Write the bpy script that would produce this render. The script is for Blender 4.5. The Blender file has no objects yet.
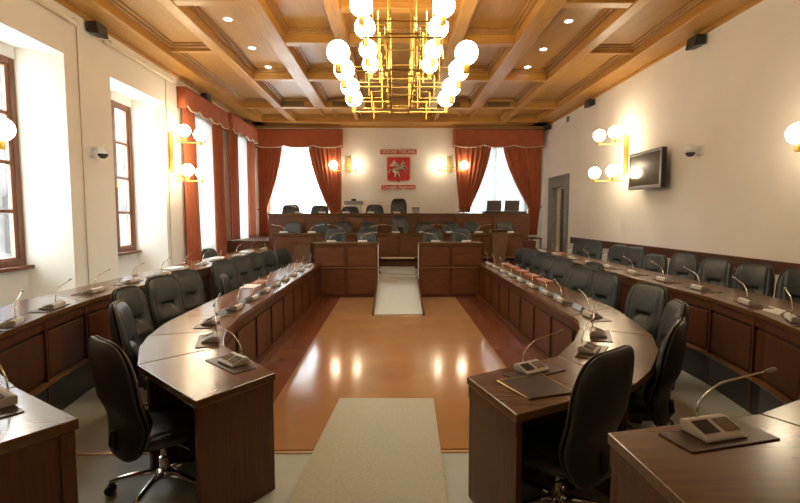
import bpy, bmesh, math, random
from mathutils import Vector, Matrix
random.seed(7)
PI = math.pi
S = bpy.context.scene
COL = S.collection
# ------------------------------------------------------------------ camera
F = 470.0
cam = bpy.data.objects.new('camera', bpy.data.cameras.new('camera'))
COL.objects.link(cam)
cam.location = (0, 0, 1.72)
cam.rotation_euler = (PI/2 - math.atan(35.5/F), 0, -math.atan(6/F))
cam.data.sensor_width = 36
cam.data.lens = F/800*36
cam.data.clip_start = .05
S.camera = cam
# ------------------------------------------------------------------ world, exposure
w = bpy.data.worlds.new('world'); S.world = w; w.use_nodes = True
bg = w.node_tree.nodes['Background']
bg.inputs[0].default_value = (.84, .92, 1, 1); bg.inputs[1].default_value = 14
S.view_settings.view_transform = 'Standard'; S.view_settings.look = 'None'
S.view_settings.exposure = 0.93; S.view_settings.gamma = 1; S.view_settings.use_curve_mapping = False
GLOBE = 16.5      # strength of every globe lamp
SPOT = 6.0

# ------------------------------------------------------------------ materials
def mat(name, col, rough=.5, metal=0, var=0, vscale=8, coat=0, emis=0, ecol=None, trans=0, bump=0, bscale=60, spec=.5):
    m = bpy.data.materials.new(name); m.use_nodes = True
    nt = m.node_tree; b = nt.nodes['Principled BSDF']
    b.inputs['Base Color'].default_value = (*col, 1); b.inputs['Roughness'].default_value = rough
    b.inputs['Metallic'].default_value = metal; b.inputs['Coat Weight'].default_value = coat
    b.inputs['Specular IOR Level'].default_value = spec
    b.inputs['Coat Roughness'].default_value = .15
    tc = nt.nodes.new('ShaderNodeTexCoord')
    if var:
        n = nt.nodes.new('ShaderNodeTexNoise'); n.inputs['Scale'].default_value = vscale; n.inputs['Detail'].default_value = 5
        nt.links.new(tc.outputs['Object'], n.inputs['Vector'])
        r = nt.nodes.new('ShaderNodeValToRGB')
        r.color_ramp.elements[0].color = (*[c*(1-var) for c in col], 1); r.color_ramp.elements[1].color = (*[min(1, c*(1+var)) for c in col], 1)
        r.color_ramp.elements[0].position = .3; r.color_ramp.elements[1].position = .7
        nt.links.new(n.outputs[0], r.inputs[0]); nt.links.new(r.outputs[0], b.inputs['Base Color'])
    if bump:
        n = nt.nodes.new('ShaderNodeTexNoise'); n.inputs['Scale'].default_value = bscale; n.inputs['Detail'].default_value = 3
        nt.links.new(tc.outputs['Object'], n.inputs['Vector'])
        bp = nt.nodes.new('ShaderNodeBump'); bp.inputs['Strength'].default_value = bump; bp.inputs['Distance'].default_value = .01
        nt.links.new(n.outputs[0], bp.inputs['Height']); nt.links.new(bp.outputs[0], b.inputs['Normal'])
    if emis:
        b.inputs['Emission Color'].default_value = (*(ecol or col), 1); b.inputs['Emission Strength'].default_value = emis
    return m

def wood(name, c1, c2, rough=.3, axis='X', scale=3.0, coat=0.0, stretch=14):
    m = bpy.data.materials.new(name); m.use_nodes = True
    nt = m.node_tree; b = nt.nodes['Principled BSDF']
    tc = nt.nodes.new('ShaderNodeTexCoord'); mp = nt.nodes.new('ShaderNodeMapping')
    s = [stretch]*3; s['XYZ'.index(axis)] = 1.0
    mp.inputs['Scale'].default_value = s
    nt.links.new(tc.outputs['Object'], mp.inputs['Vector'])
    n = nt.nodes.new('ShaderNodeTexNoise'); n.inputs['Scale'].default_value = scale; n.inputs['Detail'].default_value = 6
    n.inputs['Distortion'].default_value = .6
    nt.links.new(mp.outputs[0], n.inputs['Vector'])
    r = nt.nodes.new('ShaderNodeValToRGB')
    r.color_ramp.elements[0].color = (*c1, 1); r.color_ramp.elements[1].color = (*c2, 1)
    r.color_ramp.elements[0].position = .32; r.color_ramp.elements[1].position = .68
    nt.links.new(n.outputs[0], r.inputs[0]); nt.links.new(r.outputs[0], b.inputs['Base Color'])
    b.inputs['Roughness'].default_value = rough; b.inputs['Coat Weight'].default_value = coat
    b.inputs['Coat Roughness'].default_value = .12
    return m

M = {}
M['wall'] = mat('plaster', (.84, .79, .70), .85, var=.03, vscale=1.2)
M['wall2'] = mat('plaster_window_reveal', (.74, .73, .70), .85, var=.02, vscale=1.5)
CW1, CW2 = (.43, .20, .038), (.56, .285, .062)
M['ceilY'] = wood('ceiling_wood_long', CW1, CW2, .38, 'Y', 2.2)
M['ceilX'] = wood('ceiling_wood_cross', CW1, CW2, .38, 'X', 2.2)
M['ceilP'] = wood('ceiling_wood_panel', (.44, .215, .045), (.51, .265, .062), .42, 'Y', 2.0)
M['mould'] = wood('ceiling_wood_moulding', (.36, .18, .05), (.47, .25, .075), .38, 'Y', 2.2)
DW1, DW2 = (.055, .018, .008), (.125, .042, .018)
M['top'] = wood('desk_top_wood', (.115, .049, .012), (.150, .068, .018), .22, 'Y', 2.5, .1)
M['topX'] = wood('desk_top_wood_cross', (.115, .049, .012), (.150, .068, .018), .22, 'X', 2.5, .1)
M['front'] = wood('desk_front_wood', (.070, .020, .006), (.122, .038, .011), .40, 'Z', 3, 0)
M['frontX'] = wood('desk_front_wood_level', (.098, .032, .009), (.165, .060, .018), .38, 'X', 3, 0)
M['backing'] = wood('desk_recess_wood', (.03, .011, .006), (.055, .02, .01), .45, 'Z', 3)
M['ledge'] = wood('desk_ledge_wood', (.16, .08, .03), (.26, .13, .05), .3, 'Y', 3, .2)
M['plinth'] = mat('dark_plinth', (.022, .022, .022), .28, var=.3, vscale=3)
M['rail'] = wood('rail_wood', (.06, .022, .010), (.12, .045, .02), .35, 'Y', 3)
M['lectern'] = wood('lectern_wood', (.11, .055, .022), (.18, .09, .038), .4, 'Z', 3)
M['winwood'] = wood('window_wood', (.14, .055, .025), (.24, .10, .045), .4, 'Z', 3)
M['leather'] = mat('black_leather', (.030, .039, .039), .36, var=.2, vscale=20, bump=.12, bscale=180)
M['shell'] = mat('black_leather_shell', (.024, .028, .028), .42, bump=.1, bscale=180)
M['piping'] = mat('highlight_piping', (.10, .075, .045), .45)  # gold-brown tone paints the highlight along the chair back seam
M['chrome'] = mat('chrome', (.72, .70, .66), .16, 1)
M['blackp'] = mat('black_plastic', (.015, .015, .016), .4)
M['brass'] = mat('brass', (.66, .47, .12), .48, 1)
M['bronze'] = mat('aged_brass', (.45, .31, .10), .4, 1)
M['globe'] = mat('opal_glass_lit', (1, .95, .85), .3, emis=GLOBE, ecol=(1, .83, .58))
M['spot'] = mat('downlight_lit', (1, 1, 1), .3, emis=SPOT, ecol=(.86, .88, 1))
M['mic'] = mat('mic_grey_plastic', (.60, .60, .56), .4)
M['mic_dark'] = mat('mic_screen', (.03, .035, .04), .15)
M['mic_grille'] = mat('mic_speaker_grille', (.16, .10, .06), .5, bump=.4, bscale=600)
M['plate'] = mat('mic_plate_leather', (.06, .032, .02), .35)
M['blueglass'] = mat('blue_grey_plate', (.20, .29, .36), .25)
M['pad'] = mat('desk_pad_leather', (.055, .035, .025), .3, var=.15, vscale=30)
M['gold'] = mat('gold_edge', (.7, .5, .2), .35, .8)
M['carpet'] = mat('grey_green_flooring', (.55, .63, .61), .17, var=.05, vscale=3, bump=.03, bscale=40)
M['runner'] = mat('runner_carpet', (.53, .55, .47), .85, var=.10, vscale=60, bump=.2, bscale=300)
M['orange'] = mat('polished_marble', (.42, .225, .095), .12, var=.12, vscale=1.7, bump=.02, bscale=5)
M['redband'] = mat('red_marble_band', (.20, .065, .028), .16, var=.14, vscale=1.5)
M['strip'] = mat('brass_floor_strip', (.5, .35, .16), .35, .7)
M['curtain'] = mat('terracotta_curtain', (.43, .115, .045), .8, var=.08, vscale=5, bump=.1, bscale=200)
M['trimc'] = mat('cream_fringe', (.75, .60, .42), .7)
M['stone'] = mat('grey_stone', (.20, .19, .17), .75, var=.12, vscale=10, bump=.15, bscale=60)
M['doorleaf'] = wood('door_wood', (.06, .035, .025), (.10, .06, .04), .45, 'Z', 3)
M['white'] = mat('white_plastic', (.75, .75, .73), .45)
M['paper'] = mat('white_paper', (.85, .85, .83), .7)
M['pinkp'] = mat('pink_folder', (.42, .19, .13), .7)
M['red'] = mat('red_enamel', (.62, .028, .02), .45)
M['cream'] = mat('cream_lettering', (.80, .72, .56), .5)
M['silver'] = mat('silver_relief', (.62, .58, .46), .32, .7)
M['screen'] = mat('tv_screen', (.055, .045, .03), .12)
M['bezel'] = mat('tv_bezel', (.16, .145, .13), .35, .4)
M['facade'] = mat('facade_outside', (.024, .019, .016), .9, var=.6, vscale=.9)
M['vent'] = mat('vent_dark', (.05, .045, .03), .5)
M['doom'] = mat('dome_glass', (.05, .045, .05), .08)
M['greybox'] = mat('grey_plastic', (.32, .32, .31), .5)
M['conduit'] = mat('conduit_beige', (.55, .48, .38), .6)

def special():
    m = bpy.data.materials.new('sheer_fabric'); m.use_nodes = True; nt = m.node_tree; nt.nodes.clear()
    o = nt.nodes.new('ShaderNodeOutputMaterial'); t = nt.nodes.new('ShaderNodeBsdfTranslucent'); d = nt.nodes.new('ShaderNodeBsdfDiffuse')
    tr = nt.nodes.new('ShaderNodeBsdfTransparent'); a = nt.nodes.new('ShaderNodeMixShader'); b = nt.nodes.new('ShaderNodeMixShader')
    t.inputs[0].default_value = (.72, .72, .71, 1); d.inputs[0].default_value = (.88, .87, .84, 1)
    M['sheer_dense'] = None; a.inputs[0].default_value = .35; nt.links.new(t.outputs[0], a.inputs[1]); nt.links.new(d.outputs[0], a.inputs[2])
    b.inputs[0].default_value = .07; nt.links.new(a.outputs[0], b.inputs[1]); nt.links.new(tr.outputs[0], b.inputs[2])
    nt.links.new(b.outputs[0], o.inputs[0]); M['sheer'] = m
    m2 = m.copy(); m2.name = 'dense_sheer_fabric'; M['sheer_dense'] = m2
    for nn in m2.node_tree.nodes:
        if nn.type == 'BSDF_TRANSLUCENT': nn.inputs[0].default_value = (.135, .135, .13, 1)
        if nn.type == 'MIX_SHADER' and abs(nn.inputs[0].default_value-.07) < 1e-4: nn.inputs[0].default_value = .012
    m = bpy.data.materials.new('window_glass'); m.use_nodes = True; nt = m.node_tree; nt.nodes.clear()
    o = nt.nodes.new('ShaderNodeOutputMaterial'); g = nt.nodes.new('ShaderNodeBsdfGlossy'); tr = nt.nodes.new('ShaderNodeBsdfTransparent')
    g.inputs['Roughness'].default_value = .02; tr.inputs[0].default_value = (.94, .96, .95, 1)
    b = nt.nodes.new('ShaderNodeMixShader'); b.inputs[0].default_value = .06; nt.links.new(tr.outputs[0], b.inputs[1]); nt.links.new(g.outputs[0], b.inputs[2])
    nt.links.new(b.outputs[0], o.inputs[0]); M['glass'] = m
special()

# ------------------------------------------------------------------ mesh helpers
def box(bm, x0, x1, y0, y1, z0, z1):
    v = [bm.verts.new(p) for p in ((x0,y0,z0),(x1,y0,z0),(x1,y1,z0),(x0,y1,z0),(x0,y0,z1),(x1,y0,z1),(x1,y1,z1),(x0,y1,z1))]
    for f in ((3,2,1,0),(4,5,6,7),(0,1,5,4),(1,2,6,5),(2,3,7,6),(3,0,4,7)): bm.faces.new([v[i] for i in f])
    return v
def prism(bm, pts, z0, z1):
    a = 0
    for i in range(len(pts)):
        p, q = pts[i], pts[(i+1) % len(pts)]; a += p[0]*q[1]-q[0]*p[1]
    if a < 0: pts = list(reversed(pts))
    lo = [bm.verts.new((p[0], p[1], z0)) for p in pts]; hi = [bm.verts.new((p[0], p[1], z1)) for p in pts]
    bm.faces.new(list(reversed(lo))); bm.faces.new(hi); n = len(pts)
    for i in range(n): bm.faces.new((lo[i], lo[(i+1) % n], hi[(i+1) % n], hi[i]))
def prism_ax(bm, pts, a0, a1, axis):     # polygon in the plane across an axis
    b2 = bmesh.new(); prism(b2, pts, a0, a1)
    R = {'X': Matrix(((0,0,1),(1,0,0),(0,1,0))), 'Y': Matrix(((1,0,0),(0,0,1),(0,1,0)))}[axis]
    vm = {}
    for v in b2.verts: vm[v] = bm.verts.new(R @ v.co)
    for f in b2.faces:
        vs = [vm[v] for v in f.verts]; bm.faces.new(vs if axis == 'X' else list(reversed(vs)))
    b2.free()
def tube(bm, pts, r, seg=8, cap=True):
    pts = [Vector(p) for p in pts]; n = len(pts)
    rs = r if isinstance(r, (list, tuple)) else [r]*n
    rings = []; up = None
    for i, p in enumerate(pts):
        t = (pts[min(i+1, n-1)] - pts[max(i-1, 0)]).normalized()
        if up is None: up = t.orthogonal().normalized()
        up = (up - t*up.dot(t)).normalized(); s = t.cross(up)
        rings.append([bm.verts.new(p + (up*math.cos(2*PI*k/seg) + s*math.sin(2*PI*k/seg))*rs[i]) for k in range(seg)])
    for a, b in zip(rings, rings[1:]):
        for k in range(seg): bm.faces.new((a[k], a[(k+1) % seg], b[(k+1) % seg], b[k]))
    if cap: bm.faces.new(list(reversed(rings[0]))); bm.faces.new(rings[-1])
def lathe(bm, prof, c=(0,0,0), seg=20):
    c = Vector(c); rings = []
    for r, z in prof:
        rings.append([bm.verts.new(c+Vector((max(r, 1e-4)*math.cos(2*PI*k/seg), max(r, 1e-4)*math.sin(2*PI*k/seg), z))) for k in range(seg)])
    for a, b in zip(rings, rings[1:]):
        for k in range(seg): bm.faces.new((a[k], a[(k+1) % seg], b[(k+1) % seg], b[k]))
    bm.faces.new(list(reversed(rings[0]))); bm.faces.new(rings[-1])
def ball(bm, c, r, sc=(1,1,1), u=20, v=12):
    bmesh.ops.create_uvsphere(bm, u_segments=u, v_segments=v, radius=r, matrix=Matrix.Translation(c) @ Matrix.Diagonal((*sc, 1)))

def obj(name, bm, m, parent=None, smooth=False, bev=0, world=False):
    if world and parent is not None:
        Mi = Matrix.Translation(-Vector(parent.location)); bmesh.ops.transform(bm, matrix=Mi, verts=bm.verts)
    bmesh.ops.recalc_face_normals(bm, faces=bm.faces)
    me = bpy.data.meshes.new(name); bm.to_mesh(me); bm.free()
    me.materials.append(m if not isinstance(m, str) else M[m])
    if smooth:
        for p in me.polygons: p.use_smooth = True
    o = bpy.data.objects.new(name, me); COL.objects.link(o)
    if parent is not None: o.parent = parent
    if bev:
        md = o.modifiers.new('bevel', 'BEVEL'); md.width = bev; md.segments = 2; md.limit_method = 'ANGLE'
    return o
def tag(o, label, cat, group=None):
    o['label'] = label; o['category'] = cat
    if group: o['group'] = group
    return o
def thing(name, label, cat, loc=(0,0,0), rz=0, group=None):
    o = bpy.data.objects.new(name, None); COL.objects.link(o); o.empty_display_size = .1
    o.location = loc; o.rotation_euler = (0, 0, rz)
    return tag(o, label, cat, group)
def struct(name, bm, m, parent=None, **k):
    o = obj(name, bm, m, parent, **k)
    if parent is None: o['kind'] = 'structure'
    return o
def dup(root, loc, rz, label, group=None, scale=None, name=None):
    r = root.copy(); COL.objects.link(r); r.location = loc; r.rotation_euler = (0, 0, rz); r['label'] = label
    if group: r['group'] = group
    if scale: r.scale = scale
    for ch in list(root.children):
        c = ch.copy(); COL.objects.link(c); c.parent = r
        for g in list(ch.children):
            d = g.copy(); COL.objects.link(d); d.parent = c
    return r
def part_label(o, s): o['label'] = s; return o
NB = bmesh.new
XL, XR, YB, YF, H = -4.55, 4.95, 15.65, -1.6, 4.65
FAR = 470.0
def bx(px, Y=15.4): return (px-394)/FAR*Y
ORD = ['first','second','third','fourth','fifth','sixth','seventh','eighth','ninth','tenth','eleventh','twelfth','thirteenth']

# ================================================================== SETTING
# floor
bm = NB(); box(bm, XL-.65, XR+.2, YF-.2, YB+.2, -.12, 0); struct('floor', bm, 'carpet')
bm = NB(); box(bm, -1.62, 1.86, 3.33, 9.86, 0, .006); struct('trim_1', bm, 'redband')
bm = NB(); prism(bm, [(-1.10,3.34),(1.27,3.34),(1.29,9.82),(-1.13,9.82)], .006, .010); struct('trim_2', bm, 'orange')
bm = NB(); box(bm, -4.4, 3.1, 3.295, 3.33, 0, .006); struct('trim_3', bm, 'strip')
# left wall with four splayed window recesses
WIN = [(4.95, 6.72, 0), (7.78, 9.5, 0), (10.5, 12.2, 0), (13.2, 14.9, 0)]
ys = [YF-.2] + [v for a in WIN for v in a[:2]] + [YB+.2]
bm = NB(); sp = .22
for i in range(0, len(ys), 2):
    a, b = ys[i], ys[i+1]
    a2 = a - sp if i else a; b2 = b + sp if i < len(ys)-2 else b
    prism(bm, [(XL, a), (XL, b), (XL-.5, b2), (XL-.5, a2)], 0, 3.95)
prism_ax(bm, [(YF-.2, 3.95), (YB+.2, 3.95), (YB+.2, 4.95), (YF-.2, 4.95)], XL-.5, XL, 'X')
struct('wall_left', bm, 'wall')
bm = NB()
prev = YF-.2
for (a, b, _) in WIN:
    a3, b3 = a+.24, b-.22
    z0 = 1.05 if a < 10 else .55
    box(bm, XL-.65, XL-.5, prev, a3, 0, 4.95); box(bm, XL-.65, XL-.5, a3, b3, 0, z0); box(bm, XL-.65, XL-.5, a3, b3, 3.80, 4.95)
    prev = b3
box(bm, XL-.65, XL-.5, prev, YB+.2, 0, 4.95)
struct('wall_left_reveal', bm, 'wall2')
# right wall with the door opening
bm = NB()
box(bm, XR, XR+.5, YF-.2, 13.57, 0, 4.95); box(bm, XR, XR+.5, 14.62, YB+.2, 0, 4.95); box(bm, XR, XR+.5, 13.57, 14.62, 2.60, 4.95)
struct('wall_right', bm, 'wall')
# far wall with two windows
BW = [(-4.05, -1.95), (2.35, 4.45)]
bm = NB()
for a, b in ((XL-.6, BW[0][0]), (BW[0][1], BW[1][0]), (BW[1][1], XR+.5)): box(bm, a, b, YB, YB+.4, 0, 4.95)
for a, b in BW: box(bm, a, b, YB, YB+.4, 0, 1.25); box(bm, a, b, YB, YB+.4, 4.1, 4.95)
struct('wall_far', bm, 'wall')
bm = NB(); box(bm, XL-.6, XR+.5, YF-.2, YF, 0, 4.95); struct('wall_near', bm, 'wall')
# ceiling
REC = 4.87
bm = NB(); box(bm, XL-.1, XR+.1, YF-.1, YB+.1, REC, REC+.08); struct('ceiling', bm, 'ceilP')
LB = [(XL, -4.11), (-3.24, -3.04), (-2.15, -1.85), (-.98, -.76), (.93, 1.16), (2.07, 2.37), (3.33, 3.53), (4.46, XR)]
ends = [YB, 14.95, 13.0, 13.0, 13.0, 13.0, 14.95, YB]
bm = NB()
for (a, b), e in zip(LB, ends): box(bm, a, b, YF, e, H, REC)
for px in (-1.15, 1.3): box(bm, px-.06, px+.06, 13.2, 14.95, H+.07, REC)
struct('trim_4', bm, 'ceilY', bev=.012)
cells = []      # (bay, cross beams at their far faces)
CR = {0: [1.5, 5.3, 9.04, 13.2], 1: [2.9, 6.88, 10.6, 13.2], 2: [1.0, 3.4, 5.9, 8.44, 10.6, 13.2], 3: [1.0, 2.8, 4.7, 7.1, 8.44, 10.6, 13.2], 4: [1.0, 3.4, 5.9, 8.44, 10.6, 13.2], 5: [2.9, 6.88, 10.6, 13.2], 6: [1.5, 5.3, 9.04, 13.2]}
bm = NB(); mo = NB(); cw = .2
for k in range(7):
    x0, x1 = LB[k][1], LB[k+1][0]
    y = YF
    hh = H+.09 if k in (0, 6) else H+.01; cw = .09 if k in (0, 6) else .18
    for c in CR[k] + [14.95+cw]:
        if c < 14: box(bm, x0, x1, c-cw, c, hh if c != 13.2 else H+.004, REC)
        yy0, yy1 = y, c-cw
        # stepped moulding round the coffer
        for wdt, z in ((.10, REC-.03), (.05, REC-.065)):
            box(mo, x0, x0+wdt, yy0, yy1, z, REC); box(mo, x1-wdt, x1, yy0, yy1, z, REC)
            box(mo, x0+wdt, x1-wdt, yy0, yy0+wdt, z, REC); box(mo, x0+wdt, x1-wdt, yy1-wdt, yy1, z, REC)
        y = c
struct('trim_5', bm, 'ceilX', bev=.01); struct('trim_6', mo, 'mould', bev=.006)
bm = NB(); box(bm, XL, XR, 14.95, YB, H, REC); box(bm, LB[2][0], LB[5][1], 13.0-.004, 13.2, H-.004, REC); struct('trim_7', bm, 'ceilX', bev=.012)
# cornice against far wall
bm = NB(); box(bm, XL, XR, YB-.06, YB, H-.06, H); box(bm, XL, XL+.05, YF, YB, H-.05, H); box(bm, XR-.05, XR, YF, YB, H-.05, H); struct('trim_8', bm, 'ceilX')
# chair rail on the right wall
bm = NB(); box(bm, XR-.035, XR, YF, 13.05, .97, 1.14); struct('trim_9', bm, 'rail', bev=.006)

# left windows: frame, casements with four rows of panes
def window_left(n, y0, y1, z0, z1, x):
    bm = NB(); f = .09
    box(bm, x-.04, x+.05, y0, y0+f, z0, z1); box(bm, x-.04, x+.05, y1-f, y1, z0, z1)
    box(bm, x-.04, x+.05, y0+f, y1-f, z1-f, z1); box(bm, x-.04, x+.05, y0+f, y1-f, z0, z0+f)
    o = struct('window_%d' % n, bm, 'winwood', bev=.008)
    bm = NB(); ym = (y0+y1)/2
    box(bm, x-.02, x+.065, ym-.06, ym+.06, z0+f, z1-f)
    for a, b in ((y0+f, ym-.06), (ym+.06, y1-f)):
        box(bm, x-.015, x+.035, a, a+.06, z0+f, z1-f); box(bm, x-.015, x+.035, b-.06, b, z0+f, z1-f)
        for k in range(5):
            zz = z0+f + (z1-z0-2*f)*k/4
            box(bm, x-.012, x+.03, a+.06, b-.06, max(z0+f, zz-.025), min(z1-f, zz+.025))
    struct('casement', bm, 'winwood', o, bev=.004)
    bm = NB(); box(bm, x-.002, x+.002, y0+f, y1-f, z0+f, z1-f); struct('pane', bm, 'glass', o)
    bm = NB(); box(bm, x-.04, x+.14, y0-.04, y1+.04, z0-.05, z0); struct('window_sill', bm, 'winwood', o, bev=.008)
    bm = NB(); tube(bm, [(x+.07, ym, z0+1.2), (x+.11, ym, z0+1.2), (x+.11, ym, z0+1.32)], .01); struct('window_handle', bm, 'brass', o)
for i, (a, b, _) in enumerate(WIN):
    window_left(i+1, a+.24, b-.22, 1.05 if i < 2 else .55, 3.80, XL-.56)
def window_far(n, x0, x1):
    y = YB+.25; z0, z1 = 1.25, 4.1; f = .09
    bm = NB(); box(bm, x0, x0+f, y, y+.08, z0, z1); box(bm, x1-f, x1, y, y+.08, z0, z1); box(bm, x0+f, x1-f, y, y+.08, z1-f, z1); box(bm, x0+f, x1-f, y, y+.08, z0, z0+f)
    xm = (x0+x1)/2; box(bm, xm-.06, xm+.06, y, y+.08, z0+f, z1-f)
    for k in (1, 2, 3): 
        zz = z0+(z1-z0)*k/4
        box(bm, x0+f, xm-.06, y+.01, y+.06, zz-.025, zz+.025); box(bm, xm+.06, x1-f, y+.01, y+.06, zz-.025, zz+.025)
    o = struct('window_%d' % n, bm, 'winwood')
    bm = NB(); box(bm, x0+f, x1-f, y+.03, y+.034, z0+f, z1-f); struct('pane', bm, 'glass', o)
window_far(5, *BW[0]); window_far(6, *BW[1])
# door with grey stone surround, open leaf and corridor behind
bm = NB(); y0, y1 = 13.57, 14.62
box(bm, XR-.05, XR+.12, y0-.26, y0+.02, 0, 2.92); box(bm, XR-.05, XR+.12, y1-.02, y1+.36, 0, 2.92); box(bm, XR-.05, XR+.12, y0+.02, y1-.02, 2.58, 2.92)
d = struct('door_1', bm, 'stone', bev=.01)
bm = NB(); box(bm, XR+.22, XR+1.05, y1-.09, y1-.04, 0, 2.56)
for z in (.3, 1.3): box(bm, XR+.32, XR+.95, y1-.105, y1-.09, z, z+.85)
struct('door_leaf', bm, 'doorleaf', d, bev=.004)
bm = NB(); tube(bm, [(XR+.98, y1-.09, 1.05), (XR+.98, y1-.14, 1.05), (XR+.88, y1-.14, 1.05)], .01); struct('door_handle', bm, 'brass', d)
bm = NB(); box(bm, XR+1.5, XR+1.6, 12.8, 15.6, 0, 2.9); box(bm, XR+.5, XR+1.5, 15.5, 15.6, 0, 2.9); box(bm, XR+.5, XR+1.5, 12.8, 12.9, 0, 2.9); box(bm, XR+.5, XR+1.6, 12.8, 15.6, 2.9, 3.0); box(bm, XR+.2, XR+1.6, 12.8, 15.6, -.1, 0)
struct('wall_corridor', bm, 'wall')
l = bpy.data.lights.new('corridor_fill', 'POINT'); l.energy = 18; l.color = (1, .85, .65); l.shadow_soft_size = .12  # added unseen fill to brighten the doorway, no fixture built
lo = bpy.data.objects.new('corridor_fill', l); COL.objects.link(lo); lo.location = (XR+1.0, 14.6, 2.6)
# raised side platforms for the outer rows and the tiers of the rostrum
OLF = [(-3.0,12.7),(-3.0,4.6),(-2.89,3.87),(-2.75,3.26),(-2.36,2.68),(-1.82,2.23)]
ORF = [(3.2,11.8),(3.2,4.7),(3.08,3.85),(2.93,3.3),(2.62,2.72),(2.15,2.2),(1.52,1.88)]
OLU = [(-3.65,12.7),(-3.65,4.75),(-3.5,3.75),(-3.25,2.95),(-2.8,2.25),(-2.2,1.70)]
ORU = [(3.85,11.8),(3.85,4.7),(3.75,3.7),(3.5,2.9),(3.1,2.2),(2.6,1.65),(1.85,1.28)]
def mid(a, b, t): return [(p[0]+(q[0]-p[0])*t, p[1]+(q[1]-p[1])*t) for p, q in zip(a, b)]
bm = NB(); prism(bm, [(XL, 12.7)] + mid(OLF, OLU, .25) + [(-2.0, YF), (XL, YF)], 0, .15); struct('floor_left_platform', bm, 'carpet')
bm = NB(); prism(bm, [(XR, 13.0), (3.4, 13.0)] + mid(ORF, ORU, .25) + [(1.7, YF), (XR, YF)], 0, .15); struct('floor_right_platform', bm, 'carpet')
bm = NB(); box(bm, -1.67, 1.86, 10.40, 11.55, 0, .42); box(bm, -1.64, -.40, 9.90, 10.4, 0, .42); box(bm, .56, 1.83, 9.90, 10.4, 0, .42); struct('floor_lower_tier', bm, 'runner')
bm = NB(); box(bm, -3.0, 3.22, 11.55, 12.86, 0, .60); struct('floor_middle_tier', bm, 'front')
bm = NB(); box(bm, XL, 3.9, 12.86, YB, 0, 1.04); struct('floor_upper_tier', bm, 'front')
bm = NB(); box(bm, -3.02, 3.24, 11.49, 11.6, .68, .71); struct('trim_10', bm, 'ledge')
bm = NB(); box(bm, -.32, .50, 11.46, 11.489, .675, .715); struct('trim_nosing_light', bm, 'trimc')  # pale strip added to paint the light on the ledge nosing
# outside
bm = NB(); box(bm, -18.2, -18, -6, 60, -6, 9.5)
for k in range(9):
    box(bm, -18.0, -17.8, -4+k*5.2, -2.6+k*5.2, 0, 2.6)
struct('wall_facade_across_the_street', bm, 'facade')

# ================================================================== desks
def offs(poly, d, side):
    out = []; n = len(poly)
    for i in range(n):
        a = Vector(poly[max(i-1, 0)]); b = Vector(poly[i]); c = Vector(poly[min(i+1, n-1)])
        n1 = (b-a).normalized() if i else (c-b).normalized(); n2 = (c-b).normalized() if i < n-1 else n1
        m1 = Vector((-n1.y, n1.x)); m2 = Vector((-n2.y, n2.x)); mm = (m1+m2).normalized(); k = 1/max(.5, mm.dot(m1))
        out.append(tuple(b + mm*d*side*k))
    return out
def plen(poly): return sum((Vector(a)-Vector(b)).length for a, b in zip(poly, poly[1:]))
def sub(poly, s0, s1):
    out = []; s = 0
    for a, b in zip(poly, poly[1:]):
        a = Vector(a); b = Vector(b); l = (b-a).length
        if s <= s0 <= s+l: out.append(tuple(a+(b-a)*((s0-s)/l)))
        if s0 < s+l < s1-1e-6 and out: out.append(tuple(b))
        if s <= s1 <= s+l+1e-6: out.append(tuple(a+(b-a)*min(1, (s1-s)/l))); break
        s += l
    return out
def ribbon(bm, poly, d0, d1, z0, z1, side):
    a = offs(poly, d0, side); b = offs(poly, d1, side)
    for i in range(len(poly)-1): prism(bm, [a[i], a[i+1], b[i+1], b[i]], z0, z1)
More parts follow.
